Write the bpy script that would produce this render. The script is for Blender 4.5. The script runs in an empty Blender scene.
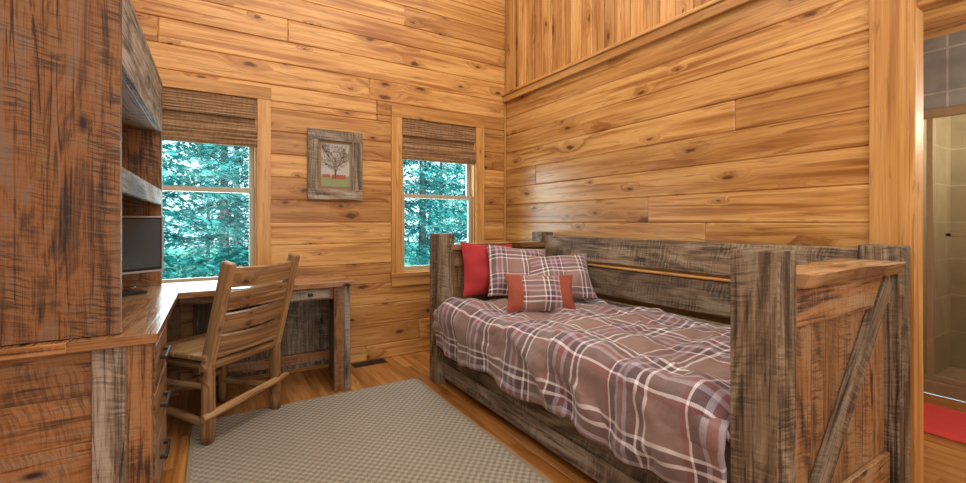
import bpy, math, random
from mathutils import Vector, Matrix, noise
random.seed(7)
scene = bpy.context.scene
try:
    scene.view_settings.view_transform = 'Standard'
    scene.view_settings.look = 'None'
except Exception as e:
    print(e)

# ------------------------------------------------------------------ nodes helper
class NT:
    def __init__(s, name):
        s.mat = bpy.data.materials.new(name); s.mat.use_nodes = True
        s.t = s.mat.node_tree; s.t.nodes.clear()
        s.out = s.t.nodes.new('ShaderNodeOutputMaterial')
    def n(s, typ, **kw):
        nd = s.t.nodes.new(typ)
        for k, v in kw.items(): setattr(nd, k, v)
        return nd
    def link(s, a, b): s.t.links.new(a, b)
    def setin(s, sock, v):
        if hasattr(v, 'is_output'): s.link(v, sock)
        else: sock.default_value = v
    def m(s, op, a, b=0.0, c=None):
        nd = s.n('ShaderNodeMath', operation=op)
        s.setin(nd.inputs[0], a); s.setin(nd.inputs[1], b)
        if c is not None: s.setin(nd.inputs[2], c)
        return nd.outputs[0]
    def comb(s, x, y, z=0.0):
        nd = s.n('ShaderNodeCombineXYZ')
        s.setin(nd.inputs[0], x); s.setin(nd.inputs[1], y); s.setin(nd.inputs[2], z)
        return nd.outputs[0]
    def uv(s, name):
        nd = s.n('ShaderNodeUVMap'); nd.uv_map = name
        sp = s.n('ShaderNodeSeparateXYZ'); s.link(nd.outputs[0], sp.inputs[0])
        return sp.outputs[0], sp.outputs[1]
    def noise(s, vec, scale=1.0, detail=3.0, rough=0.5, dist=0.0, dim='2D'):
        nd = s.n('ShaderNodeTexNoise', noise_dimensions=dim)
        s.link(vec, nd.inputs['Vector'])
        nd.inputs['Scale'].default_value = scale; nd.inputs['Detail'].default_value = detail
        nd.inputs['Roughness'].default_value = rough; nd.inputs['Distortion'].default_value = dist
        return nd.outputs[0]
    def ramp(s, fac, stops, interp='LINEAR'):
        nd = s.n('ShaderNodeValToRGB'); cr = nd.color_ramp; cr.interpolation = interp
        while len(cr.elements) < len(stops): cr.elements.new(0.5)
        for e, (p, c) in zip(cr.elements, stops):
            e.position = p; e.color = (c[0], c[1], c[2], 1)
        s.setin(nd.inputs[0], fac)
        return nd.outputs[0]
    def mix(s, fac, a, b, blend='MIX'):
        nd = s.n('ShaderNodeMix', data_type='RGBA', blend_type=blend)
        s.setin(nd.inputs[0], fac)
        for sock, v in ((nd.inputs[6], a), (nd.inputs[7], b)):
            if hasattr(v, 'is_output'): s.link(v, sock)
            else: sock.default_value = (v[0], v[1], v[2], 1)
        return nd.outputs[2]
    def mr(s, v, a, b, c=0.0, d=1.0, smooth=False):
        nd = s.n('ShaderNodeMapRange'); nd.clamp = True
        if smooth: nd.interpolation_type = 'SMOOTHSTEP'
        s.setin(nd.inputs[0], v)
        for i, x in enumerate((a, b, c, d)): nd.inputs[i+1].default_value = x
        return nd.outputs[0]
    def finish(s, col, rough=0.5, height=None, bump=0.3, dist=0.01, coat=0.0, metallic=0.0, spec=0.5, sheen=0.0):
        b = s.n('ShaderNodeBsdfPrincipled')
        if hasattr(col, 'is_output'): s.link(col, b.inputs['Base Color'])
        else: b.inputs['Base Color'].default_value = (col[0], col[1], col[2], 1)
        s.setin(b.inputs['Roughness'], rough)
        b.inputs['Metallic'].default_value = metallic
        b.inputs['Specular IOR Level'].default_value = spec
        if sheen: b.inputs['Sheen Weight'].default_value = sheen
        if coat: b.inputs['Coat Weight'].default_value = coat; b.inputs['Coat Roughness'].default_value = 0.3
        if height is not None:
            bp = s.n('ShaderNodeBump'); bp.inputs['Strength'].default_value = bump
            bp.inputs['Distance'].default_value = dist
            s.link(height, bp.inputs['Height']); s.link(bp.outputs[0], b.inputs['Normal'])
        s.link(b.outputs[0], s.out.inputs[0])
        return s.mat

def pine(name, c1, c2, c3, knots=0.42, rough=0.42, tone=0.28, knotcol=(0.09, 0.025, 0.008), kscale=(2.6, 7.0), gs=26):
    t = NT(name); u, v = t.uv('UVMap'); r1, r2 = t.uv('rnd')
    vo = t.n('ShaderNodeTexVoronoi', voronoi_dimensions='2D')
    warp = t.noise(t.comb(t.m('MULTIPLY', u, 14), t.m('MULTIPLY', v, 30)), 1, 2)
    t.link(t.comb(t.m('MULTIPLY', u, kscale[0]), t.m('ADD', t.m('MULTIPLY', v, kscale[1]), t.m('MULTIPLY', warp, 0.22))), vo.inputs['Vector'])
    vo.inputs['Scale'].default_value = 1.0
    d = vo.outputs['Distance']
    sp = t.n('ShaderNodeSeparateColor'); t.link(vo.outputs['Color'], sp.inputs[0])
    gate = t.m('GREATER_THAN', sp.outputs[0], 1-knots)
    size = t.m('MULTIPLY_ADD', t.m('MULTIPLY', sp.outputs[1], sp.outputs[1]), 1.3, 0.5)
    dn = t.m('DIVIDE', d, size)
    knot = t.m('MULTIPLY', t.mr(dn, 0.04, 0.115, 1, 0, True), gate)
    halo = t.m('MULTIPLY', t.mr(dn, 0.0, 0.45, 1, 0, True), gate)
    g = t.noise(t.comb(t.m('MULTIPLY', u, 0.9), t.m('ADD', t.m('MULTIPLY', v, gs), t.m('MULTIPLY', halo, 2.6))), 1, 5, 0.55, 0.6)
    big = t.noise(t.comb(t.m('MULTIPLY', u, 0.8), t.m('MULTIPLY', v, 7)), 1, 2)
    f = t.noise(t.comb(t.m('MULTIPLY', u, 5), t.m('MULTIPLY', v, 240)), 1, 2)
    gg = t.m('ADD', t.m('MULTIPLY', g, 0.65), t.m('MULTIPLY', big, 0.35))
    col = t.ramp(gg, [(0.35, c3), (0.46, c2), (0.57, c1)])
    col = t.mix(t.mr(f, 0.35, 0.7, 0.0, 0.35), col, c3)
    st = t.noise(t.comb(t.m('MULTIPLY', u, 3.2), t.m('MULTIPLY', v, 42)), 1, 3, 0.6, 0.6)
    col = t.mix(t.mr(st, 0.58, 0.70, 0.0, 0.6), col, tuple(x*0.75 for x in c3))
    col = t.mix(t.m('MULTIPLY', halo, 0.65), col, c3)
    tone_c = t.ramp(r1, [(0.0, (1-tone*1.0, 1-tone*1.25, 1-tone*1.5)), (0.5, (0.96, 0.94, 0.92)), (1.0, (1.1, 1.12, 1.15))])
    col = t.mix(1.0, col, tone_c, 'MULTIPLY')
    col = t.mix(t.m('MULTIPLY', knot, 0.92), col, knotcol)
    return t.finish(col, rough, t.m('SUBTRACT', g, knot), 0.12, 0.004, coat=0.1)

def barn(name, cols, sawdark=0.5, rough=0.75, bump=0.5, tone=0.3):
    t = NT(name); u, v = t.uv('UVMap'); r1, r2 = t.uv('rnd')
    big = t.noise(t.comb(t.m('MULTIPLY', u, 1.6), t.m('MULTIPLY', v, 6)), 1, 5, 0.6, 1.5)
    g = t.noise(t.comb(t.m('MULTIPLY', u, 2.2), t.m('MULTIPLY', v, 60)), 1, 5, 0.65, 1.2)
    wv = t.noise(t.comb(t.m('MULTIPLY', u, 4), t.m('MULTIPLY', v, 8)), 1, 2)
    skew = t.m('ADD', t.m('ADD', t.m('MULTIPLY', u, 95), t.m('MULTIPLY', v, 18)), t.m('MULTIPLY', wv, 3))
    saw = t.noise(t.comb(skew, t.m('MULTIPLY', v, 7)), 1, 4, 0.7, 0.3)
    mixv = t.m('ADD', t.m('MULTIPLY', big, 0.58), t.m('MULTIPLY', g, 0.42))
    col = t.ramp(mixv, [(0.36, cols[0]), (0.44, cols[1]), (0.51, cols[2]), (0.60, cols[3])])
    patch = t.mr(t.noise(t.comb(t.m('MULTIPLY', u, 3.5), t.m('MULTIPLY', v, 7)), 1, 3), 0.42, 0.60)
    sm = t.m('MULTIPLY', t.mr(saw, 0.48, 0.60, 0, 1), t.m('MULTIPLY_ADD', patch, 0.8, 0.2))
    col = t.mix(t.m('MULTIPLY', sm, sawdark), col, cols[0])
    sl = t.m('MULTIPLY', t.m('MULTIPLY', t.mr(saw, 0.46, 0.34, 0, 1), 0.5), patch)
    col = t.mix(sl, col, cols[3])
    cr = t.mr(g, 0.31, 0.40, 1, 0)
    col = t.mix(t.m('MULTIPLY', cr, 0.75), col, (0.025, 0.015, 0.01))
    vo = t.n('ShaderNodeTexVoronoi', voronoi_dimensions='2D')
    t.link(t.comb(t.m('MULTIPLY', u, 2.2), t.m('MULTIPLY', v, 5)), vo.inputs['Vector']); vo.inputs['Scale'].default_value = 1
    sp = t.n('ShaderNodeSeparateColor'); t.link(vo.outputs['Color'], sp.inputs[0])
    kn = t.m('MULTIPLY', t.mr(vo.outputs['Distance'], 0.03, 0.10, 1, 0), t.m('GREATER_THAN', sp.outputs[0], 0.65))
    col = t.mix(kn, col, (0.03, 0.015, 0.01))
    tc = t.ramp(r1, [(0, (1-tone,)*3), (1, (1+tone*0.7, 1+tone*0.65, 1+tone*0.6))])
    col = t.mix(1, col, tc, 'MULTIPLY')
    h = t.m('SUBTRACT', t.m('ADD', t.m('MULTIPLY', g, 0.9), t.m('MULTIPLY', saw, 0.7)), t.m('MULTIPLY', cr, 0.4))
    return t.finish(col, rough, h, bump, 0.007)

M_PINE = pine('pine_paneling', (0.73, 0.435, 0.155), (0.58, 0.30, 0.088), (0.34, 0.135, 0.032))
M_PINE_R = pine('pine_paneling_glossy', (0.73, 0.44, 0.16), (0.57, 0.30, 0.092), (0.33, 0.135, 0.034), rough=0.33)
M_TRIM = pine('pine_trim', (0.67, 0.39, 0.135), (0.55, 0.285, 0.08), (0.37, 0.165, 0.042), knots=0.10, tone=0.12)
M_FLOOR = pine('hardwood_floor', (0.54, 0.27, 0.08), (0.42, 0.18, 0.045), (0.25, 0.095, 0.022), knots=0.06, rough=0.30, tone=0.3)
M_HUTCH = barn('reclaimed_orange_barnwood', [(0.045, 0.03, 0.022), (0.18, 0.085, 0.038), (0.40, 0.17, 0.05), (0.31, 0.21, 0.14)], 0.8, 0.6, 0.5)
M_DESK = barn('reclaimed_desk_wood', [(0.05, 0.032, 0.02), (0.19, 0.09, 0.038), (0.36, 0.165, 0.055), (0.31, 0.21, 0.13)], 0.55, 0.42, 0.35)
M_DESKTOP = barn('polished_desktop_wood', [(0.12, 0.055, 0.022), (0.32, 0.145, 0.05), (0.46, 0.22, 0.08), (0.42, 0.27, 0.15)], 0.2, 0.22, 0.12)
M_GRAY = barn('weathered_gray_barnwood', [(0.05, 0.043, 0.037), (0.15, 0.12, 0.09), (0.27, 0.215, 0.155), (0.40, 0.36, 0.31)], 0.55, 0.75, 0.6)
M_BED = barn('daybed_barnwood', [(0.035, 0.027, 0.02), (0.13, 0.09, 0.052), (0.24, 0.165, 0.095), (0.37, 0.31, 0.22)], 0.65, 0.6, 0.8)
M_BEDP = barn('daybed_panel_barnwood', [(0.06, 0.035, 0.02), (0.24, 0.12, 0.05), (0.40, 0.20, 0.075), (0.40, 0.28, 0.16)], 0.65, 0.5, 0.6)
M_SLAB = pine('live_edge_slab', (0.58, 0.40, 0.22), (0.42, 0.25, 0.11), (0.22, 0.10, 0.04), knots=0.8, rough=0.25)
M_CHAIR = pine('chair_log_wood', (0.50, 0.33, 0.165), (0.37, 0.21, 0.09), (0.18, 0.085, 0.035), knots=0.5, rough=0.45, kscale=(5, 8), gs=45)

def plain(name, col, rough=0.5, metallic=0.0, bump=None):
    t = NT(name)
    tc = t.n('ShaderNodeTexCoord')
    nz = t.noise(tc.outputs['Object'], 30, 3, 0.5, 0, '3D')
    c = t.mix(t.mr(nz, 0.3, 0.7, 0, 0.25), col, tuple(x*0.7 for x in col))
    return t.finish(c, rough, nz if bump else None, bump or 0.1, 0.002, metallic=metallic)
M_BLACK = plain('black_plastic', (0.02, 0.02, 0.022), 0.35)
M_SCREEN = plain('dark_monitor_screen', (0.07, 0.085, 0.10), 0.12)
M_SILVER = plain('silver_bezel', (0.40, 0.41, 0.43), 0.3)
M_BRONZE = plain('bronze_metal', (0.40, 0.35, 0.25), 0.35, 0.5)
M_IRON = plain('dark_iron', (0.05, 0.04, 0.03), 0.5, 0.6)
M_VINYL = plain('window_sash_vinyl', (0.50, 0.44, 0.32), 0.4)
M_RED = plain('red_fabric', (0.40, 0.03, 0.035), 0.9, 0, 0.3)
M_REDBR = plain('brick_red_fabric', (0.33, 0.08, 0.045), 0.9, 0, 0.3)
M_MAT = plain('red_bath_mat', (0.62, 0.06, 0.06), 0.95, 0, 0.6)
M_WHITE = plain('white_linen', (0.6, 0.56, 0.5), 0.9, 0, 0.2)

def plaid_mat(name, per=0.36, lt=1.0):
    t = NT(name); u, v = t.uv('UVMap')
    base = (0.24*lt, 0.155*lt, 0.135*lt); dark = (0.09*lt, 0.05*lt, 0.058*lt); wht = (0.88, 0.86, 0.90); bl = (0.40, 0.39, 0.49)
    mar = (0.24*lt, 0.085*lt, 0.085*lt)
    def stripes(c, ph):
        p = t.m('FRACT', t.m('ADD', t.m('DIVIDE', c, per), ph))
        st = [(0.0, base), (0.15, wht), (0.185, dark), (0.26, wht), (0.295, dark), (0.40, bl), (0.45, mar), (0.53, bl), (0.58, dark),
              (0.68, wht), (0.705, mar), (0.76, base)]
        return t.ramp(p, st, 'CONSTANT')
    a = stripes(u, 0.1); b = stripes(v, 0.35)
    tw = t.m('FRACT', t.m('MULTIPLY', t.m('ADD', u, v), 160))
    fac = t.mr(tw, 0.4, 0.6, 0.38, 0.62)
    col = t.mix(fac, a, b)
    tc = t.n('ShaderNodeTexCoord'); nz = t.noise(tc.outputs['Object'], 9, 4, 0.5, 0.3, '3D')
    return t.finish(col, 0.6, nz, 0.5, 0.03, sheen=0.3)
M_PLAID = plaid_mat('plaid_comforter_fabric', 0.38)
M_PLAID2 = plaid_mat('plaid_pillow_fabric', 0.26, 1.15)

def rug_mat():
    t = NT('woven_rug'); u, v = t.uv('UVMap')
    w = 2*math.pi/0.044
    su = t.m('SINE', t.m('MULTIPLY', u, w)); sv = t.m('SINE', t.m('MULTIPLY', v, w))
    p = t.m('MULTIPLY', su, sv)
    f = t.noise(t.comb(t.m('MULTIPLY', u, 170), t.m('MULTIPLY', v, 170)), 1, 2)
    l = t.noise(t.comb(t.m('MULTIPLY', u, 3), t.m('MULTIPLY', v, 3)), 1, 3)
    col = t.ramp(t.m('ADD', t.m('MULTIPLY', p, 0.5), 0.5), [(0.2, (0.22, 0.195, 0.15)), (0.5, (0.36, 0.325, 0.255)), (0.85, (0.48, 0.44, 0.36))])
    col = t.mix(t.mr(f, 0.35, 0.65, 0, 0.6), col, (0.18, 0.16, 0.13))
    col = t.mix(t.mr(l, 0.3, 0.7, 0, 0.2), col, (0.2, 0.18, 0.14))
    return t.finish(col, 0.95, t.m('ADD', p, f), 0.5, 0.005)
M_RUG = rug_mat()
M_RUGB = plain('rug_binding', (0.28, 0.235, 0.165), 0.95, 0, 0.3)

def bamboo_mat():
    t = NT('woven_bamboo'); u, v = t.uv('UVMap')
    a = t.noise(t.comb(t.m('MULTIPLY', u, 3), t.m('MULTIPLY', v, 160)), 1, 3, 0.7)
    b = t.noise(t.comb(t.m('MULTIPLY', u, 60), t.m('MULTIPLY', v, 8)), 1, 1)
    col = t.ramp(a, [(0.3, (0.11, 0.055, 0.025)), (0.5, (0.29, 0.165, 0.075)), (0.7, (0.48, 0.32, 0.17))])
    col = t.mix(t.mr(b, 0.5, 0.65, 0, 0.35), col, (0.12, 0.065, 0.03))
    return t.finish(col, 0.7, a, 0.5, 0.004)
M_BAMBOO = bamboo_mat()

def tile_mat(name, c1, c2, grout):
    t = NT(name); u, v = t.uv('UVMap')
    br = t.n('ShaderNodeTexBrick'); br.offset = 0.0
    t.link(t.comb(u, v), br.inputs['Vector']); br.inputs['Scale'].default_value = 1
    br.inputs['Brick Width'].default_value = 0.3; br.inputs['Row Height'].default_value = 0.3
    br.inputs['Mortar Size'].default_value = 0.006
    br.inputs['Color1'].default_value = (*c1, 1); br.inputs['Color2'].default_value = (*c2, 1); br.inputs['Mortar'].default_value = (*grout, 1)
    nz = t.noise(t.comb(u, v), 6, 4)
    col = t.mix(t.mr(nz, 0.3, 0.7, 0, 0.5), br.outputs[0], tuple(x*0.5 for x in c1))
    return t.finish(col, 0.3)
M_TILE = tile_mat('gray_slate_tile', (0.26, 0.29, 0.31), (0.34, 0.36, 0.37), (0.5, 0.5, 0.48))
M_TILE2 = tile_mat('tan_shower_tile', (0.46, 0.38, 0.26), (0.36, 0.28, 0.18), (0.58, 0.5, 0.38))

def glass_mat(name, gl=0.1, tint=(0.95, 0.98, 0.97)):
    t = NT(name)
    tr = t.n('ShaderNodeBsdfTransparent'); tr.inputs[0].default_value = (*tint, 1)
    gs = t.n('ShaderNodeBsdfGlossy'); gs.inputs['Roughness'].default_value = 0.03
    fr = t.n('ShaderNodeFresnel'); fr.inputs[0].default_value = 1.45
    mx = t.n('ShaderNodeMixShader'); t.link(t.m('MULTIPLY', fr.outputs[0], gl*10), mx.inputs[0])
    t.link(tr.outputs[0], mx.inputs[1]); t.link(gs.outputs[0], mx.inputs[2]); t.link(mx.outputs[0], t.out.inputs[0])
    return t.mat
M_GLASS = glass_mat('window_glass', 0.03)
M_SGLASS = glass_mat('shower_glass', 0.10, (0.93, 0.93, 0.89))

def leaf_mat():
    t = NT('foliage'); r1, r2 = t.uv('rnd')
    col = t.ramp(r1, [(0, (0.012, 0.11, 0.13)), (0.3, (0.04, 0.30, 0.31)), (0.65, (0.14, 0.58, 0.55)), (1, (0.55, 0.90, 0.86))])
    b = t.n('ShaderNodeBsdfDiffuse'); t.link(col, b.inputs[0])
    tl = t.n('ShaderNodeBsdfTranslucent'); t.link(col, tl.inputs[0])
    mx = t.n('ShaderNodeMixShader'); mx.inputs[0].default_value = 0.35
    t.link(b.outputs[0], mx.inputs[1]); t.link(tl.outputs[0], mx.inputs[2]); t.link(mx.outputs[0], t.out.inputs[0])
    return t.mat
M_LEAF = leaf_mat()
M_BARK = plain('tree_bark', (0.2, 0.2, 0.2), 0.9)
M_GRASS = plain('grass', (0.10, 0.38, 0.28), 0.95)

# ------------------------------------------------------------------ mesh builder
class MB:
    def __init__(s): s.v=[]; s.f=[]; s.uv=[]; s.r=[]; s.mi=[]; s.sm=[]
    def face(s, pts, uvs, rnd, mi=0, smooth=False):
        i=len(s.v); s.v += [tuple(p) for p in pts]; s.f.append(tuple(range(i, i+len(pts)))); s.uv += uvs; s.r += [rnd]*len(pts); s.mi.append(mi); s.sm.append(smooth)
    def box(s, lo, hi, g=2, mi=0, M=None, rnd=None, off=True):
        lo=list(lo); hi=list(hi)
        for k in range(3):
            if lo[k]>hi[k]: lo[k],hi[k]=hi[k],lo[k]
        rnd = rnd or (random.random(), random.random())
        ou, ov = (random.random()*60, random.random()*60) if off else (0,0)
        b=len(s.v)
        c=[(x,y,z) for x in (lo[0],hi[0]) for y in (lo[1],hi[1]) for z in (lo[2],hi[2])]
        for p in c:
            s.v.append(tuple((M @ Vector(p)) if M is not None else p))
        fs=[((0,1,3,2),0),((4,6,7,5),0),((0,4,5,1),1),((2,3,7,6),1),((0,2,6,4),2),((1,5,7,3),2)]
        for idx,(q,n) in enumerate(fs):
            s.f.append(tuple(b+i for i in q)); s.mi.append(mi); s.sm.append(False)
            ax=[a for a in range(3) if a!=n]
            if n!=g:
                o=[a for a in ax if a!=g][0]
                for i in q: s.uv.append((c[i][g]+ou, c[i][o]+ov+(0.37*n if off else 0))); s.r.append(rnd)
            else:
                for i in q: s.uv.append((c[i][ax[0]]*0.3+ou, c[i][ax[1]]+ov)); s.r.append(rnd)
    def log(s, p0, p1, r0, r1=None, mi=0, seg=12, rings=8, wob=0.12, bend=0.0):
        r1 = r1 or r0; p0=Vector(p0); p1=Vector(p1); d=(p1-p0); L=d.length; dn=d.normalized()
        a=dn.orthogonal().normalized(); bb=dn.cross(a); ou=random.random()*60; rnd=(random.random(),random.random())
        base=len(s.v); sd=random.random()*50
        for k in range(rings+1):
            t=k/rings; r=r0+(r1-r0)*t
            if k in (0,rings): r*=0.8
            c=p0+d*t + a*bend*math.sin(t*math.pi)
            for j in range(seg):
                an=2*math.pi*j/seg
                rr=r*(1+wob*noise.noise(Vector((math.cos(an)*0.8+sd, math.sin(an)*0.8, t*L*7))))
                s.v.append(tuple(c+a*math.cos(an)*rr+bb*math.sin(an)*rr))
        for k in range(rings):
            for j in range(seg):
                j2=(j+1)%seg
                s.f.append((base+k*seg+j, base+k*seg+j2, base+(k+1)*seg+j2, base+(k+1)*seg+j)); s.mi.append(mi); s.sm.append(True)
                for kk,jj in ((k,j),(k,j+1),(k+1,j+1),(k+1,j)):
                    s.uv.append((kk/rings*L+ou, jj/seg*2*math.pi*r0+ou)); s.r.append(rnd)
        for k,rev in ((0,True),(rings,False)):
            q=[base+k*seg+j for j in range(seg)]
            if rev: q=q[::-1]
            s.f.append(tuple(q)); s.mi.append(mi); s.sm.append(False)
            for i in q: s.uv.append((s.v[i][0]*0.5+ou, s.v[i][1]+s.v[i][2]+ou)); s.r.append(rnd)
    def grid(s, fn, nu, nv, mi=0, smooth=True, rnd=(0.5,0.5), mifn=None):
        base=len(s.v); U=[]
        for i in range(nu+1):
            for j in range(nv+1):
                p,uv=fn(i/nu,j/nv); s.v.append(tuple(p)); U.append(uv)
        for i in range(nu):
            for j in range(nv):
                q=(i*(nv+1)+j,(i+1)*(nv+1)+j,(i+1)*(nv+1)+j+1,i*(nv+1)+j+1)
                s.f.append(tuple(base+x for x in q)); s.sm.append(smooth)
                s.mi.append(mifn((i+.5)/nu,(j+.5)/nv) if mifn else mi)
                for x in q: s.uv.append(U[x]); s.r.append(rnd)
    def obj(s, name, mats, bevel=0.0, seg=1):
        me=bpy.data.meshes.new(name); me.from_pydata(s.v, [], s.f)
        for m in mats: me.materials.append(m)
        a=me.uv_layers.new(name='UVMap'); b=me.uv_layers.new(name='rnd')
        for i,(x,y) in enumerate(zip(s.uv,s.r)): a.data[i].uv=x; b.data[i].uv=y
        for p,m,sm in zip(me.polygons,s.mi,s.sm): p.material_index=m; p.use_smooth=sm
        me.update()
        o=bpy.data.objects.new(name, me); scene.collection.objects.link(o)
        if bevel:
            md=o.modifiers.new('bevel','BEVEL'); md.width=bevel; md.segments=seg; md.limit_method='ANGLE'; md.angle_limit=math.radians(50)
            md.harden_normals=False
        return o

# ------------------------------------------------------------------ room dims
BX0, RX, BY = -0.97, 2.57, 3.75
FY, CZ = -1.7, 4.2
RAILZ = 2.44
WT = 0.09

def boards(mb, axis, plane, a0, a1, z0, z1, h, thick, openings=(), maxlen=3.2, z_off=0.0, minlen=1.6):
    z=z0-z_off
    while z<z1-1e-4:
        za,zb=max(z,z0),min(z+h,z1)
        cuts={za,zb}
        for o in openings:
            for q in (o[2],o[3]):
                if za<q<zb: cuts.add(q)
        cuts=sorted(cuts)
        joints=[a0]; x=a0+random.uniform(0.6,maxlen)
        while x<a1-0.4: joints.append(x); x+=random.uniform(minlen,maxlen)
        joints.append(a1)
        rn=[(random.random(),random.random()) for _ in joints]
        for c0,c1 in zip(cuts[:-1],cuts[1:]):
            zm=(c0+c1)/2
            for k,(j0,j1) in enumerate(zip(joints[:-1],joints[1:])):
                iv=[(j0,j1)]
                for o in openings:
                    if o[2]<zm<o[3]:
                        nv=[]
                        for i0,i1 in iv:
                            if o[1]<=i0 or o[0]>=i1: nv.append((i0,i1)); continue
                            if i0<o[0]: nv.append((i0,o[0]))
                            if o[1]<i1: nv.append((o[1],i1))
                        iv=nv
                for i0,i1 in iv:
                    if axis==0: mb.box((i0,plane,c0),(i1,plane+thick,c1),g=0,rnd=rn[k])
                    else: mb.box((plane,i0,c0),(plane+thick,i1,c1),g=1,rnd=rn[k])
        z+=h

W1=(-0.50,0.28,0.74,2.14); W2=(1.43,2.21,0.74,2.14)
mb=MB(); boards(mb,0,BY,BX0-0.1,RX+WT,0,CZ,0.178,0.10,(W1,W2),z_off=0.05,maxlen=5.5,minlen=3); mb.obj('wall_back',[M_PINE],0.007)
mb=MB()
boards(mb,1,RX,0.65,BY,0,RAILZ,0.178,WT,(),maxlen=9,z_off=0.05,minlen=4)
boards(mb,1,RX,-0.35,0.65,2.12,RAILZ,0.178,WT)
boards(mb,1,RX,FY,-0.35,0,RAILZ,0.178,WT)
mb.obj('wall_right',[M_PINE_R],0.007)
mb=MB(); y=FY
while y<BY-0.02:
    w=0.125; mb.box((RX+0.02+random.choice((0,0.008)),y+0.003,RAILZ),(RX+WT,min(y+w,BY),CZ),g=2); y+=w
mb.box((RX+0.035,FY,RAILZ),(RX+WT,BY,CZ),g=2)
mb.obj('wall_right_upper',[M_PINE],0.006)
mb=MB(); boards(mb,1,BX0-0.1,FY,BY,0,CZ,0.178,0.10); mb.obj('wall_left',[M_PINE],0.004)
mb=MB(); boards(mb,0,FY-0.1,BX0-0.1,5.4,0,CZ,0.178,0.10); mb.obj('wall_front',[M_PINE],0.004)
mb=MB(); x=BX0-0.1
while x<RX+0.12: mb.box((x,FY-0.1,CZ),(min(x+0.187,RX+0.12),BY+0.1,CZ+0.03),g=1); x+=0.187
mb.obj('ceiling',[M_PINE],0.004)
mb=MB(); x=BX0-0.1
while x<4.3:
    y=FY-0.1+random.uniform(-1,0); 
    while y<BY+0.1:
        L=random.uniform(0.8,1.9); y0=max(y,FY-0.1); y1=min(y+L,BY+0.1)
        if y1>y0: mb.box((x,y0,-0.03),(min(x+0.083,4.26),y1,0),g=1)
        y+=L
    x+=0.083
mb.obj('floor',[M_FLOOR],0.0012)
mb=MB(); mb.box((RX-0.035,0.5,RAILZ-0.01),(RX+0.03,BY,RAILZ+0.055),g=1); mb.box((RX-0.05,-1.6,RAILZ+0.055),(RX+0.03,BY,RAILZ+0.08),g=1)
mb.obj('trim_1',[M_TRIM],0.004)
mb=MB(); mb.box((RX-0.012,BY-0.16,RAILZ+0.08),(RX+0.02,BY-0.0,CZ),g=2); mb.obj('trim_2',[M_TRIM],0.003)
mb=MB(); mb.box((RX-0.022,BY-0.022,0),(RX,BY,RAILZ-0.02),g=2); mb.obj('trim_3',[M_TRIM],0.004)
mb=MB()
mb.box((RX-0.022,0.65,0),(RX,0.785,RAILZ-0.01),g=2)
mb.box((RX-0.022,-0.485,0),(RX,-0.35,RAILZ-0.01),g=2)
mb.box((RX-0.022,-0.35,2.19),(RX,0.65,2.31),g=1)
mb.box((RX-0.02,0.63,0),(RX+WT,0.652,2.20),g=2)
mb.box((RX-0.02,-0.352,0),(RX+WT,-0.33,2.20),g=2)
mb.box((RX-0.02,-0.33,2.18),(RX+WT,0.63,2.20),g=1)
mb.obj('door_1_casing_trim',[M_TRIM],0.004)

# ------------------------------------------------------------------ bathroom
mb=MB(); mb.box((RX+WT,1.10,0),(5.3,1.2,2.49),g=0); mb.obj('wall_bathroom_side',[M_TRIM])
mb=MB(); x=RX+WT
while x<5.3: mb.box((x,FY,2.49),(min(x+0.14,5.3),1.2,2.52),g=1); x+=0.14
mb.obj('ceiling_bathroom',[M_PINE],0.004)
mb=MB(); mb.box((4.3,FY,1.992),(4.38,1.10,2.49),g=1,off=False); mb.obj('wall_shower_header',[M_TILE])
mb=MB(); mb.box((5.2,FY,0),(5.3,1.10,2.49),g=1,off=False); mb.obj('wall_shower_back',[M_TILE2])
mb=MB(); mb.box((4.38,1.07,0),(5.2,1.099,2.49),g=0,off=False); mb.obj('wall_shower_side',[M_TILE2])
mb=MB(); mb.box((4.37,FY,-0.03),(5.3,1.07,0.0),g=1,off=False); mb.obj('floor_shower',[M_TILE2])
mb=MB(); mb.box((4.3,FY,0.0),(4.38,-0.41,1.992),g=1,off=False); mb.obj('wall_shower_front',[M_TILE])
mb=MB()
mb.box((4.265,-0.4,0),(4.36,1.06,0.09),g=1,mi=0)
mb.box((4.28,1.02,0.09),(4.33,1.06,1.98),g=2)
mb.box((4.28,0.965,0.12),(4.31,1.00,1.93),g=2)
mb.box((4.28,-0.4,1.93),(4.33,1.06,1.99),g=1)
mb.box((4.28,-0.4,0.09),(4.33,1.06,0.13),g=1)
mb.box((4.28,0.30,0.12),(4.31,0.34,1.93),g=2)
mb.box((4.24,0.36,1.10),(4.26,0.90,1.125),g=1)
mb.box((4.24,0.37,1.10),(4.30,0.395,1.125),g=1); mb.box((4.24,0.87,1.10),(4.30,0.895,1.125),g=1)
mb.box((4.295,-0.4,0.12),(4.301,1.02,1.94),g=1,mi=1)
mb.obj('shower_door',[M_BRONZE,M_SGLASS],0.003)
mb=MB(); mb.box((4.30,1.061,0),(4.375,1.10,1.99),g=2); mb.obj('trim_4',[M_TRIM],0.002)
def matf(a,b):
    x=3.45+0.55*a; y=-0.1+1.15*b
    e=min(a,1-a,b,1-b)
    z=0.004+0.02*min(1,e*12)+0.004*noise.noise(Vector((x*30,y*30,0)))
    return (x,y,z),(x,y)
mb=MB(); mb.grid(matf,30,60); mb.obj('red_bath_mat',[M_MAT])

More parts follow.
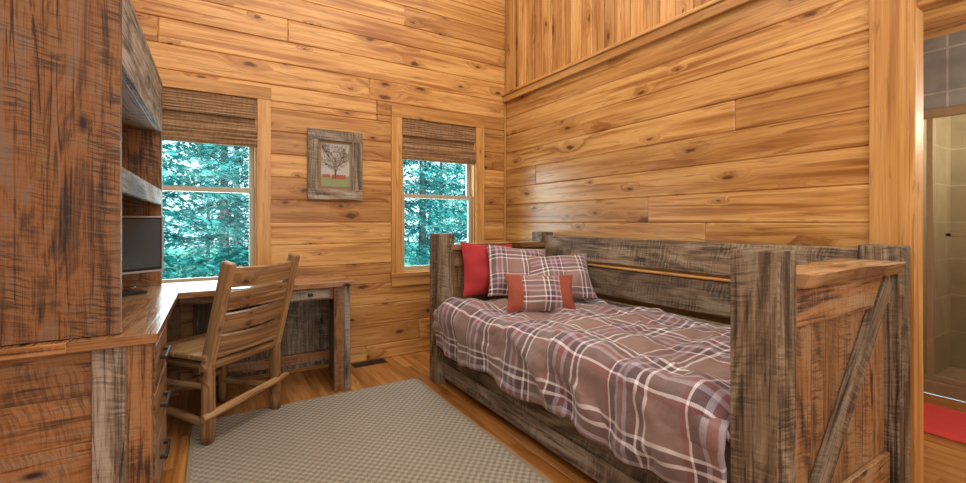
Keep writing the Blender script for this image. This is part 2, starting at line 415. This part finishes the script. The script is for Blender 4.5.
# ------------------------------------------------------------------ windows
def window(name,W):
    x0,x1,z0,z1=W; mb=MB(); P=BY
    cw=0.092
    mb.box((x0-cw,P-0.022,z0-0.0),(x0+0.004,P,z1+0.0),g=2); mb.box((x1-0.004,P-0.022,z0),(x1+cw,P,z1),g=2)
    mb.box((x0-cw,P-0.024,z1-0.004),(x1+cw,P,z1+cw),g=0)
    mb.box((x0-cw-0.01,P-0.045,z0-0.025),(x1+cw+0.01,P+0.02,z0+0.004),g=0)
    mb.box((x0-cw,P-0.02,z0-0.115),(x1+cw,P,z0-0.025),g=0)
    mb.box((x0,P,z0),(x0+0.018,P+0.11,z1),g=2); mb.box((x1-0.018,P,z0),(x1,P+0.11,z1),g=2)
    mb.box((x0,P,z1-0.018),(x1,P+0.11,z1),g=0); mb.box((x0,P,z0),(x1,P+0.11,z0+0.018),g=0)
    zm=(z0+z1)/2; a0=x0+0.018; a1=x1-0.018
    def sash(y,za,zb):
        w=0.036
        mb.box((a0,y,za),(a0+w,y+0.03,zb),g=2,mi=1); mb.box((a1-w,y,za),(a1,y+0.03,zb),g=2,mi=1)
        mb.box((a0+w,y,za),(a1-w,y+0.03,za+w),g=0,mi=1); mb.box((a0+w,y,zb-w),(a1-w,y+0.03,zb),g=0,mi=1)
        mb.box((a0+w,y+0.012,za+w),(a1-w,y+0.016,zb-w),g=0,mi=2)
    sash(P+0.045,z0+0.018,zm+0.018); sash(P+0.077,zm-0.018,z1-0.018)
    mb.obj(name,[M_TRIM,M_VINYL,M_GLASS],0.002)
    mb=MB(); b0=x0+0.006; b1=x1-0.006; zt=z1-0.006; zb=1.76
    def flat(a,b):
        z=zt-(zt-zb-0.1)*b
        return (b0+(b1-b0)*a, P+0.012+0.0025*math.sin(z*2*math.pi/0.022), z),((b0+(b1-b0)*a),z)
    mb.grid(flat,2,80)
    for k in range(4):
        def fold(a,b,k=k):
            an=b*math.pi*2
            z=zb+0.035+k*0.028+0.028*math.sin(an); y=P+0.006-0.004*k+0.017*math.cos(an)*(1.2 if math.cos(an)<0 else 0.4)
            return (b0+(b1-b0)*a,y,z),((b0+(b1-b0)*a),b*0.14+k)
        mb.grid(fold,2,16)
    def val(a,b):
        z=zt+0.0-0.15*b
        return (b0+(b1-b0)*a, P-0.010+0.002*math.sin(z*2*math.pi/0.02), z),((b0+(b1-b0)*a),z+3)
    mb.grid(val,2,50)
    mb.box((b0,P-0.008,zt-0.03),(b1,P+0.03,zt),g=0)
    mb.obj('woven_window_blind',[M_BAMBOO])
window('window_1',W1); window('window_2',W2)

# ------------------------------------------------------------------ picture
def flatmat(name,c): return plain(name,c,0.6)
mb=MB(); px0,px1,pz0,pz1=0.635,1.075,1.385,1.955; fw=0.085; Y=BY
for (a,b,c,d,g) in ((px0,px1,pz1-fw,pz1,0),(px0,px1,pz0,pz0+fw,0),(px0,px0+fw,pz0+fw,pz1-fw,2),(px1-fw,px1,pz0+fw,pz1-fw,2)):
    mb.box((a,Y-0.03,c),(b,Y-0.001,d),g=g)
ix0,ix1,iz0,iz1=px0+fw,px1-fw,pz0+fw,pz1-fw
mb.box((ix0,Y-0.012,iz0),(ix1,Y-0.002,iz1),mi=1)
m_=0.022; jx0,jx1,jz0,jz1=ix0+m_,ix1-m_,iz0+m_,iz1-m_
mb.box((jx0,Y-0.0135,jz0),(jx1,Y-0.012,jz1),mi=2)
mb.box((jx0,Y-0.0145,jz0),(jx1,Y-0.0135,jz0+0.09),mi=3)
cxm=(jx0+jx1)/2
mb.box((cxm-0.007,Y-0.0165,jz0+0.07),(cxm+0.006,Y-0.0145,jz0+0.24),mi=4)
rs=random.Random(3)
def twig(p,an,L,w,dep):
    q=(p[0]+L*math.cos(an),p[1]+L*math.sin(an)); nx,nz=-math.sin(an)*w,math.cos(an)*w
    q=(min(max(q[0],jx0+0.004),jx1-0.004),min(q[1],jz1-0.004))
    mb.face([(p[0]-nx,Y-0.0165,p[1]-nz),(p[0]+nx,Y-0.0165,p[1]+nz),(q[0]+nx*.6,Y-0.0165,q[1]+nz*.6),(q[0]-nx*.6,Y-0.0165,q[1]-nz*.6)],[(0,0)]*4,(.5,.5),4)
    if dep:
        for _ in range(3): twig(q,an+rs.uniform(-0.8,0.8),L*0.72,w*0.65,dep-1)
for k in range(6): twig((cxm,jz0+0.12+k*0.02),1.57+(k%2*2-1)*rs.uniform(0.25,1.0),0.075,0.003,3)
for k in range(420):
    r_=rs.uniform(0.002,0.006); an=rs.uniform(0,6.28); R=rs.random()**0.5
    cx=cxm+R*0.105*math.cos(an); cz=jz0+0.24+R*0.10*math.sin(an)
    cx=min(max(cx,jx0+r_),jx1-r_); cz=min(cz,jz1-r_)
    mb.face([(cx+r_*math.cos(q),Y-0.017-0.000002*k,cz+r_*math.sin(q)) for q in (0,1.57,3.14,4.71)],[(0,0)]*4,(0.5,0.5),rs.choice((5,7,7,4)))
mb.box((jx0+0.01,Y-0.0155,jz0+0.075),(jx0+0.07,Y-0.0145,jz0+0.10),mi=6)
mb.box((cxm-0.03,Y-0.0155,jz0+0.065),(jx1-0.03,Y-0.0145,jz0+0.10),mi=6)
mb.obj('framed_picture',[M_GRAY,flatmat('cream_mat',(0.30,0.21,0.11)),flatmat('art_sky',(0.50,0.51,0.48)),flatmat('art_field',(0.28,0.34,0.17)),flatmat('art_branches',(0.13,0.09,0.07)),flatmat('art_leaves',(0.36,0.19,0.11)),flatmat('art_red',(0.42,0.10,0.06)),flatmat('art_leaves_gray',(0.34,0.30,0.24))])

# ------------------------------------------------------------------ hutch
HX=-0.30
mb=MB()
for y0 in (2.10,3.60):
    xs=[-0.95,-0.62,HX] if y0>3 else [-0.95,HX]
    for a,b in zip(xs[:-1],xs[1:]): mb.box((a,y0,0.782),(b,y0+0.04,2.10),g=2)
mb.box((HX-0.025,2.14,1.80),(HX,3.60,2.10),g=1,mi=1)
mb.box((-0.95,2.10,2.10),(HX+0.002,3.64,2.13),g=1,mi=1)
mb.box((-0.95,2.14,1.80),(HX-0.025,3.60,1.825),g=1)
mb.box((-0.95,2.14,1.385),(HX-0.025,3.60,1.41),g=1)
mb.box((HX-0.025,2.14,1.315),(HX,3.60,1.412),g=1,mi=1)
for k in range(5): mb.box((-0.955,2.14,0.782+k*0.26),(-0.935,3.60,0.782+(k+1)*0.26),g=1)
mb.obj('desk_hutch',[M_HUTCH,M_GRAY],0.003)

# ------------------------------------------------------------------ desk (L shaped)
mb=MB(); T0,T1=0.742,0.780
for a,b in ((-0.955,-0.70),(-0.70,-0.44),(-0.44,-0.185)): mb.box((a,2.055,T0),(b,3.70,T1),g=1,mi=1)
for a,b in ((3.16,3.36),(3.36,3.55),(3.55,3.70)): mb.box((-0.185,a,T0),(0.86,b,T1),g=0,mi=1)
for k in range(4):
    mb.box((-0.95,2.105,0.06+k*0.17),(-0.36,2.13,0.06+(k+1)*0.17),g=0,mi=0)
mb.box((-0.38,2.085,0),(-0.28,2.13,T0),g=2,mi=2); mb.box((-0.28,2.085,0),(-0.205,2.14,T0),g=2,mi=0)
mb.box((-0.95,2.09,0.0),(-0.38,2.125,0.06),g=0,mi=0)
mb.box((-0.95,2.13,0.06),(-0.225,2.66,T0),g=1,mi=0)
mb.box((-0.225,2.62,0),(-0.205,2.66,T0),g=2,mi=2)
zz=[0.09,0.31,0.53,0.72]
for a,b in zip(zz[:-1],zz[1:]):
    mb.box((-0.225,2.15,a+0.008),(-0.198,2.61,b-0.008),g=1,mi=0)
    mb.box((-0.198,2.30,(a+b)/2-0.008),(-0.175,2.315,(a+b)/2+0.008),mi=3); mb.box((-0.198,2.445,(a+b)/2-0.008),(-0.175,2.46,(a+b)/2+0.008),mi=3)
    mb.box((-0.181,2.29,(a+b)/2-0.008),(-0.170,2.47,(a+b)/2+0.008),mi=3)
for a,b in ((3.19,3.30),(3.30,3.52),(3.52,3.69)): mb.box((0.79,a,0),(0.835,b,T0),g=2,mi=2)
mb.box((0.72,3.185,0),(0.79,3.22,T0),g=2,mi=0)
mb.box((0.40,3.20,0.655),(0.72,3.22,T0),g=0,mi=0)
mb.box((0.43,3.19,0.668),(0.69,3.20,0.73),g=0,mi=2)
mb.box((0.545,3.165,0.69),(0.575,3.19,0.71),mi=3)
mb.box((-0.185,3.24,0.69),(0.40,3.26,T0),g=0,mi=0)
mb.box((0.40,3.22,0.62),(0.43,3.68,T0),g=1,mi=0)
for k in range(8): mb.box((-0.13+k*0.115,3.66,0.06),(-0.13+(k+1)*0.115,3.68,T0),g=2,mi=2)
mb.box((-0.13,3.63,0.10),(0.79,3.66,0.18),g=0,mi=0)
mb.box((-0.95,3.67,0.0),(-0.2,3.69,T0),g=0,mi=0)
mb.obj('corner_desk',[M_DESK,M_DESKTOP,M_GRAY,M_IRON],0.003)

# monitor
mb=MB(); c=Vector((-0.475,3.22,0)); ang=math.atan2(0.6,0.8)
M=Matrix.Translation(c)@Matrix.Rotation(ang,4,'Z')
mb.box((-0.24,-0.02,0.90),(0.24,0.02,1.235),mi=0,M=M)
mb.box((-0.222,-0.023,0.925),(0.222,-0.0195,1.217),mi=1,M=M)
mb.box((-0.24,-0.022,0.898),(0.24,-0.0195,0.910),mi=2,M=M)
mb.box((0.230,-0.0225,0.898),(0.241,-0.0195,1.236),mi=2,M=M)
mb.box((-0.24,-0.0225,1.226),(0.24,-0.0195,1.236),mi=2,M=M)
mb.box((-0.12,0.02,0.95),(0.12,0.05,1.15),mi=0,M=M)
mb.box((-0.03,0.015,0.785),(0.03,0.04,0.98),mi=0,M=M)
mb.box((-0.12,-0.07,0.781),(0.12,0.10,0.796),mi=0,M=M)
mb.obj('computer_monitor',[M_BLACK,M_SCREEN,M_SILVER],0.004,2)

# ------------------------------------------------------------------ chair
ch=bpy.data.objects.new('rustic_log_chair',None); scene.collection.objects.link(ch)
fwd=Vector((-0.64,0.77,0)).normalized(); side=Vector((0.77,0.64,0)).normalized()
A=Vector((-0.03,2.78,0.013)); B=A+side*0.47
up=Vector((0,0,1)); 
def part(fn,name,mats=[M_CHAIR],bev=0.0,seg=1):
    mb=MB(); fn(mb); o=mb.obj(name,mats,bev,seg); o.parent=ch; return o
lean=0.15
TA=A-fwd*lean+up*0.975; TB=B-fwd*lean+up*0.985
SA=A+up*0.42; SB=B+up*0.42
part(lambda m:(m.log(A,SA+up*0.06,0.036,0.032)),'leg_1'); part(lambda m:(m.log(B,SB+up*0.06,0.036,0.032)),'leg_2')
FA=A+fwd*0.42+side*0.02; FB=B+fwd*0.42-side*0.02
part(lambda m:(m.log(FA,FA+up*0.44,0.032,0.028)),'leg_3'); part(lambda m:(m.log(FB,FB+up*0.44,0.032,0.028)),'leg_4')
def upright(P,Q,name):
    d=(Q-P); L=d.length; z=d.normalized(); x=side; y=z.cross(x).normalized()
    M=Matrix((x,y,z)).transposed().to_4x4(); M.translation=P
    part(lambda m:m.box((-0.021,-0.034,0),(0.021,0.034,L),g=2,M=M),name,bev=0.008,seg=2)
upright(A+up*0.36+fwd*0.02,TA,'back_post_1'); upright(B+up*0.36+fwd*0.02,TB,'back_post_2')
def slat(k,t0,t1):
    P=(A+up*0.42); d=(TA-P); z=d.normalized(); L=d.length; y=z.cross(side).normalized()
    M=Matrix((side,y,z)).transposed().to_4x4(); M.translation=P
    def f(m):
        def g(sgn):
            def q(a,b):
                xx=0.015+0.44*a; zz=L*(t0+(t1-t0)*b)+0.003*math.sin(a*5+k*2)
                bow=0.018*math.sin(a*math.pi)
                return tuple(M@Vector((xx, -bow+sgn*0.011, zz))),(xx+k*3,zz+k*5)
            return q
        rn=(random.random(),0.5)
        m.grid(g(1),14,3,rnd=rn); m.grid(g(-1),14,3,rnd=rn)
        for bb in (0,1):
            m.grid(lambda a,b:(tuple(Vector(g(-1)(a,bb)[0]).lerp(Vector(g(1)(a,bb)[0]),b)),(a*0.44,b*0.02)),14,1,rnd=rn)
    part(f,'back_slat_%d'%k)
for k,(a,b) in enumerate(((0.08,0.27),(0.31,0.49),(0.53,0.71),(0.75,0.94))): slat(k+1,a,b)
Ms=Matrix((side,fwd,up)).transposed().to_4x4(); Ms.translation=A
for k in range(4):
    part(lambda m:m.box((-0.03,-0.02+k*0.12,0.445),(0.50,0.095+k*0.12,0.472),g=0,M=Ms),'seat_plank_%d'%(k+1),bev=0.006,seg=2)
part(lambda m:m.log(A+up*0.41-fwd*0.03,FA+up*0.41+fwd*0.03,0.024),'seat_rail_1'); part(lambda m:m.log(B+up*0.41,FB+up*0.41+fwd*0.03,0.024),'seat_rail_2')
part(lambda m:m.log(A+up*0.41-side*0.04,B+up*0.41+side*0.04,0.024),'seat_rail_3')
part(lambda m:m.log(A+up*0.15-side*0.05-fwd*0.02,B+up*0.19+side*0.08-fwd*0.02,0.024,0.022),'stretcher_1')
part(lambda m:m.log(A+up*0.10,FA+up*0.14+fwd*0.04,0.022),'stretcher_2'); part(lambda m:m.log(B+up*0.14,FB+up*0.14+fwd*0.04,0.022),'stretcher_3')
part(lambda m:m.log(FA+up*0.2,FB+up*0.2,0.022),'stretcher_4')
part(lambda m:m.log(A+up*0.30,FA+up*0.28,0.018),'stretcher_5')

# ------------------------------------------------------------------ rug, vent
mb=MB(); mb.box((-0.10,0.55,0.001),(1.30,3.10,0.011),g=1,mi=0,off=False)
for a in ((-0.115,0.535,-0.095,3.115),(1.295,0.535,1.315,3.115),(-0.115,0.535,1.315,0.555),(-0.115,3.095,1.315,3.115)):
    mb.box((a[0],a[1],0.0008),(a[2],a[3],0.0125),g=1,mi=1)
mb.obj('area_rug',[M_RUG,M_RUGB],0.002)
mb=MB(); mb.box((0.98,3.62,0.0),(1.26,3.73,0.006),mi=0)
for k in range(13): mb.box((0.995+k*0.02,3.635,0.006),(1.003+k*0.02,3.715,0.010),mi=0)
mb.obj('floor_vent',[M_IRON])

# ------------------------------------------------------------------ daybed
mb=MB(); X0,X1=1.40,2.535; YN0,YN1=0.64,0.78; YF0,YF1=2.93,3.07; H=1.115
def post(x0,x1,y0,y1,h): mb.box((x0,y0,0),(x1,y1,h),g=2,mi=0)
post(X0,X0+0.12,YN0,YN1,H); post(X1-0.13,X1,YN0,YN1,H-0.015); post(X0,X0+0.145,YF0,YF1,H); post(X1-0.15,X1-0.02,YF0,YF1,H)
a,b=X0+0.12,X1-0.13
def endpanel(yc,near):
    n=4; w=(b-a)/n
    for k in range(n): mb.box((a+k*w,yc-0.02,0.10),(a+(k+1)*w,yc+0.02,0.985),g=2,mi=1)
    s=-1 if near else 1
    for sg in (-1,1):
        mb.box((a,yc+sg*0.02,0.86),(b,yc+sg*0.04,0.985),g=0,mi=1)
        mb.box((a,yc+sg*0.02,0.10),(b,yc+sg*0.04,0.24),g=0,mi=1)
    mb.box((a,yc+s*0.02,0.24),(a+0.07,yc+s*0.04,0.86),g=2,mi=0)
    P=Vector((a+0.02,yc+s*0.03,0.25)); Q=Vector((b-0.0,yc+s*0.03,0.86)) 
    if near: P=Vector((1.68,yc-0.034,0.22)); Q=Vector((2.37,yc-0.034,0.965))
    d=Q-P; L=d.length; x=d.normalized(); y=Vector((0,1,0)); z=x.cross(y)
    M=Matrix((x,y,z)).transposed().to_4x4(); M.translation=P
    mb.box((0,-0.016,-0.045),(L,0.014,0.045),g=0,mi=0,M=M)
endpanel(0.71,True); endpanel(3.0,False)
XB=2.415
for z0,z1,m_ in ((0.90,1.085,0),(0.67,0.865,0),(0.44,0.63,0),(0.1,0.3,0)):
    mb.box((XB,YN1,z0),(XB+0.04,YF0,z1),g=1,mi=m_)
mb.box((XB-0.01,YN1,0.868),(XB+0.045,YF0,0.885),g=1,mi=2)
mb.box((X0+0.05,YN1,0.07),(X0+0.09,YF0,0.29),g=1,mi=0)
mb.box((X0+0.035,YN1,0.055),(X0+0.05,YF0,0.165),g=1,mi=3)
mb.box((X0+0.09,YN1,0.24),(XB,YF0,0.28),g=1,mi=0)
o=mb.obj('daybed',[M_BED,M_BEDP,M_TRIM,M_GRAY],0.006,2)
def slab(yc,z):
    m=MB()
    def f(top):
        def g(p,q):
            x=a-0.005+(b-a+0.01)*p
            w=0.095+0.012*math.sin(x*9+yc)+0.022*noise.noise(Vector((x*8,yc,q>0.5)))
            y=yc+(q*2-1)*w*(1.0 if top else 0.84)
            zz=z+(0.042 if top else 0)+0.005*noise.noise(Vector((x*8,y*12,3)))
            return (x,y,zz),(x+yc,y)
        return g
    m.grid(f(True),40,6,rnd=(0.8,0.5)); m.grid(f(False),40,6,rnd=(0.8,0.5))
    for qq in (0,1):
        m.grid(lambda p,t,qq=qq:(tuple(Vector(f(False)(p,qq)[0]).lerp(Vector(f(True)(p,qq)[0]),t)),(p,t*0.04)),40,2,rnd=(0.2,0.2))
        m.grid(lambda p,t,qq=qq:(tuple(Vector(f(False)(qq,p)[0]).lerp(Vector(f(True)(qq,p)[0]),t)),(p*0.2,t*0.04)),6,2,rnd=(0.2,0.2))
    ob=m.obj('live_edge_cap',[M_SLAB]); ob.parent=o
slab(0.71,0.996); slab(3.0,0.99)

mb=MB(); mb.box((X0+0.11,YN1+0.01,0.282),(XB-0.01,YF0-0.01,0.53),g=1); mt=mb.obj('mattress',[M_WHITE],0.04,3)
def com(s,t):
    L1=0.92; R=0.085; L2=0.24; arc=R*math.pi/2; tot=L1+arc+L2
    l=s*tot; y=YN1+0.012+(YF0-YN1-0.024)*t
    zt=0.605
    if l<L1: x=2.405-l; z=zt; nx,nz=0,1
    elif l<L1+arc:
        q=(l-L1)/R; x=2.405-L1-R*math.sin(q); z=zt-R+R*math.cos(q); nx,nz=-math.sin(q),math.cos(q)
    else: x=2.405-L1-R; z=zt-R-(l-L1-arc); nx,nz=-1,0
    rid=1-abs(noise.noise(Vector((l*3.2+y*1.1,y*2.6-l*0.8,7.3))))*2.2
    p=0.035*noise.noise(Vector((l*2.6,y*2.2,1.7)))+0.022*noise.noise(Vector((l*7+2*y,y*6,5)))+0.008*noise.noise(Vector((l*17,y*13,9)))
    p+=0.018*max(0,rid)**3
    quilt=0.009*(abs(math.sin(l*math.pi/0.26))**0.5*abs(math.sin(y*math.pi/0.26))**0.5)
    hang=max(0,(l-L1)/(tot-L1))
    p+=quilt+hang*0.016*math.sin(y*23+2*math.sin(y*5))
    e=min(t,1-t)*(YF0-YN1)
    drop=0.07*math.exp(-e/0.05)
    z2=z+nz*p-(drop if nz>0.3 else 0)+(hang*0.02*math.sin(y*9) if hang>0.5 else 0)
    x2=x+nx*(p if p>-0.012 else -0.012)
    return (x2,y,z2),(l+0.05*noise.noise(Vector((y*1.4,l,0))),y+0.06*noise.noise(Vector((l*1.6,y,4))))
mb=MB(); mb.grid(com,110,200)
c=mb.obj('plaid_comforter',[M_PLAID])
md=c.modifiers.new('th','SOLIDIFY'); md.thickness=0.02; md.offset=-1

def pillow(name,loc,w,h,T,rz,tilt,mats,roll=0.0,mifn=None,seed=0):
    mb=MB()
    def side_(sg):
        def f(a,b):
            A_=a*2-1;B_=b*2-1
            th=T*0.5*(max(0,1-abs(A_)**2.6)**0.6)*(max(0,1-abs(B_)**2.6)**0.6)
            x=A_*w/2*(1-0.09*(1-B_*B_)); z=B_*h/2*(1-0.09*(1-A_*A_))
            nn=0.022*noise.noise(Vector((x*9+seed,z*9,sg)))
            y=sg*(th+(nn if th>0.02 else 0))
            return (x,y,z),(x+seed*0.13,z+seed*0.07)
        return f
    mb.grid(side_(-1),28,24,mifn=mifn); mb.grid(side_(1),28,24,mifn=mifn)
    o=mb.obj(name,mats)
    o.matrix_world=Matrix.Translation(loc)@Matrix.Rotation(rz,4,'Z')@Matrix.Rotation(tilt,4,'X')@Matrix.Rotation(roll,4,'Y')
    return o
r=math.radians
pillow('throw_pillow',(1.78,2.82,0.842),0.44,0.42,0.14,r(-8),r(-20),[M_RED],r(4),seed=1)
pillow('pillow_sham',(1.91,2.62,0.835),0.48,0.41,0.16,r(-15),r(-28),[M_PLAID2],r(6),seed=2)
pillow('pillow_sham',(2.12,2.42,0.805),0.50,0.38,0.16,r(-30),r(-38),[M_PLAID2],r(-3),seed=3)
pillow('lumbar_pillow',(1.78,2.20,0.745),0.46,0.255,0.12,r(-24),r(-26),[M_PLAID2,M_REDBR],r(2),mifn=lambda a,b:1 if (a<0.2 or a>0.8) else 0,seed=4)

# ------------------------------------------------------------------ outside
mb=MB(); mb.box((-30,BY+0.3,-1.2),(40,45,-1.0),g=1); mb.obj('lawn',[M_GRASS])
def tree_mesh(sd):
    rs=random.Random(sd); mb=MB(); Ht=rs.uniform(7,9)
    mb.log((0,0,0),(0,0,Ht*0.95),0.12,0.03,mi=1,seg=8,rings=6)
    nb=140
    for k in range(nb):
        z=Ht*(0.05+0.93*(k/nb)); R=(1-z/Ht)*2.2+0.15; R*=rs.uniform(0.7,1.1)
        an=rs.random()*6.283; dx,dy=math.cos(an),math.sin(an)
        br0=min(1,max(0,rs.gauss(0.40,0.25)))
        for j in range(70):
            t_=rs.random()**0.75; rr=R*t_
            w=0.26*R*t_*(1.15-t_)+0.03
            p=Vector((rr*dx,rr*dy,z-0.32*rr+0.12*rr*t_))+Vector((-dy,dx,0))*rs.gauss(0,w)+Vector((0,0,rs.gauss(0,0.035)))
            if p.z<0.08: p.z=0.08
            s_=rs.uniform(0.025,0.06)
            n=Vector((rs.gauss(0,0.8),rs.gauss(0,0.8),1)).normalized(); a=Vector((dx+rs.gauss(0,.6),dy+rs.gauss(0,.6),-0.4)).normalized(); b=n.cross(a).normalized()
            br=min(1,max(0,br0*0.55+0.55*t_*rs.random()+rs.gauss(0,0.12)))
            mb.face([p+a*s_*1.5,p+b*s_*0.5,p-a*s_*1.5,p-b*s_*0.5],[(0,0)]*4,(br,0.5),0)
    ob=mb.obj('pine_tree',[M_LEAF,M_BARK]); return ob
protos=[tree_mesh(i) for i in range(3)]
spots=[]
for row,(yy,n,x0,x1) in enumerate(((8.6,6,-4.5,9.0),(10.6,9,-7,13),(13.5,12,-10,18),(18,15,-14,25),(24,18,-20,34))):
    for k in range(n):
        spots.append((x0+(x1-x0)*(k+0.5)/n+random.uniform(-0.6,0.6),yy+random.uniform(-0.6,0.6)))
for i,(x,y) in enumerate(spots):
    if i<3: ob=protos[i]
    else:
        ob=bpy.data.objects.new('pine_tree',protos[i%3].data); scene.collection.objects.link(ob)
    ob.location=(x,y,-0.985); ob.rotation_euler=(0,0,random.random()*6); s_=random.uniform(0.85,1.2)*(1 if y<15 else 0.85); ob.scale=(s_,s_,s_)

# ------------------------------------------------------------------ world & lights
w=bpy.data.worlds.new('World'); scene.world=w; w.use_nodes=True
bg=w.node_tree.nodes['Background']; bg.inputs[0].default_value=(0.62,0.90,1.0,1); bg.inputs[1].default_value=2.2
def area(name,loc,rot,size,power,col,sy=None):
    l=bpy.data.lights.new(name,'AREA'); l.energy=power; l.color=col; l.size=size
    if sy: l.shape='RECTANGLE'; l.size_y=sy
    o=bpy.data.objects.new(name,l); o.location=loc; o.rotation_euler=rot; scene.collection.objects.link(o)
def point_fill(name,loc,power,col,rad=0.08):  # point lamp for added fill, no fixture modelled
    l=bpy.data.lights.new(name,'POINT'); l.energy=power; l.color=col; l.shadow_soft_size=rad
    o=bpy.data.objects.new(name,l); o.location=loc; scene.collection.objects.link(o)
area('overhead_fill',(0.8,1.4,4.1),(0,0,0),3.0,125,(1.0,0.95,0.86),4.2)  # added overhead fill for flat, even light; no ceiling fixture
area('room_fill',(0.6,-1.45,1.9),(r(85),0,r(-10)),2.6,58,(1.0,0.96,0.90),2.6)  # added fill from behind the camera, not a lamp of the room
point_fill('bathroom_fill',(3.65,-0.15,1.85),40,(1,0.93,0.8),0.12)  # added unseen point source that brightens the bathroom ceiling
point_fill('shower_fill',(4.8,0.3,2.0),34,(1,0.93,0.78))  # added unseen point source to lift the shower interior
area('daylight_window',((W1[0]+W1[1])/2,BY+0.35,1.4),(r(-90),0,0),0.7,22,(0.75,0.92,1.0),1.2)
area('daylight_window',((W2[0]+W2[1])/2,BY+0.35,1.4),(r(-90),0,0),0.7,22,(0.75,0.92,1.0),1.2)
s=bpy.data.lights.new('sun','SUN'); s.energy=6.5; s.angle=0.05; s.color=(1,0.99,0.95)
so=bpy.data.objects.new('sun',s); so.rotation_euler=(r(48),0,r(-25)); scene.collection.objects.link(so)

# ------------------------------------------------------------------ camera
cam=bpy.data.cameras.new('camera'); cam.sensor_width=36; cam.lens=438/966*36; cam.shift_y=-19.5/966; cam.clip_start=0.05
co=bpy.data.objects.new('camera',cam); co.location=(0,0,1.2); co.rotation_euler=(r(90),0,r(-31.5)); scene.collection.objects.link(co)
scene.camera=co
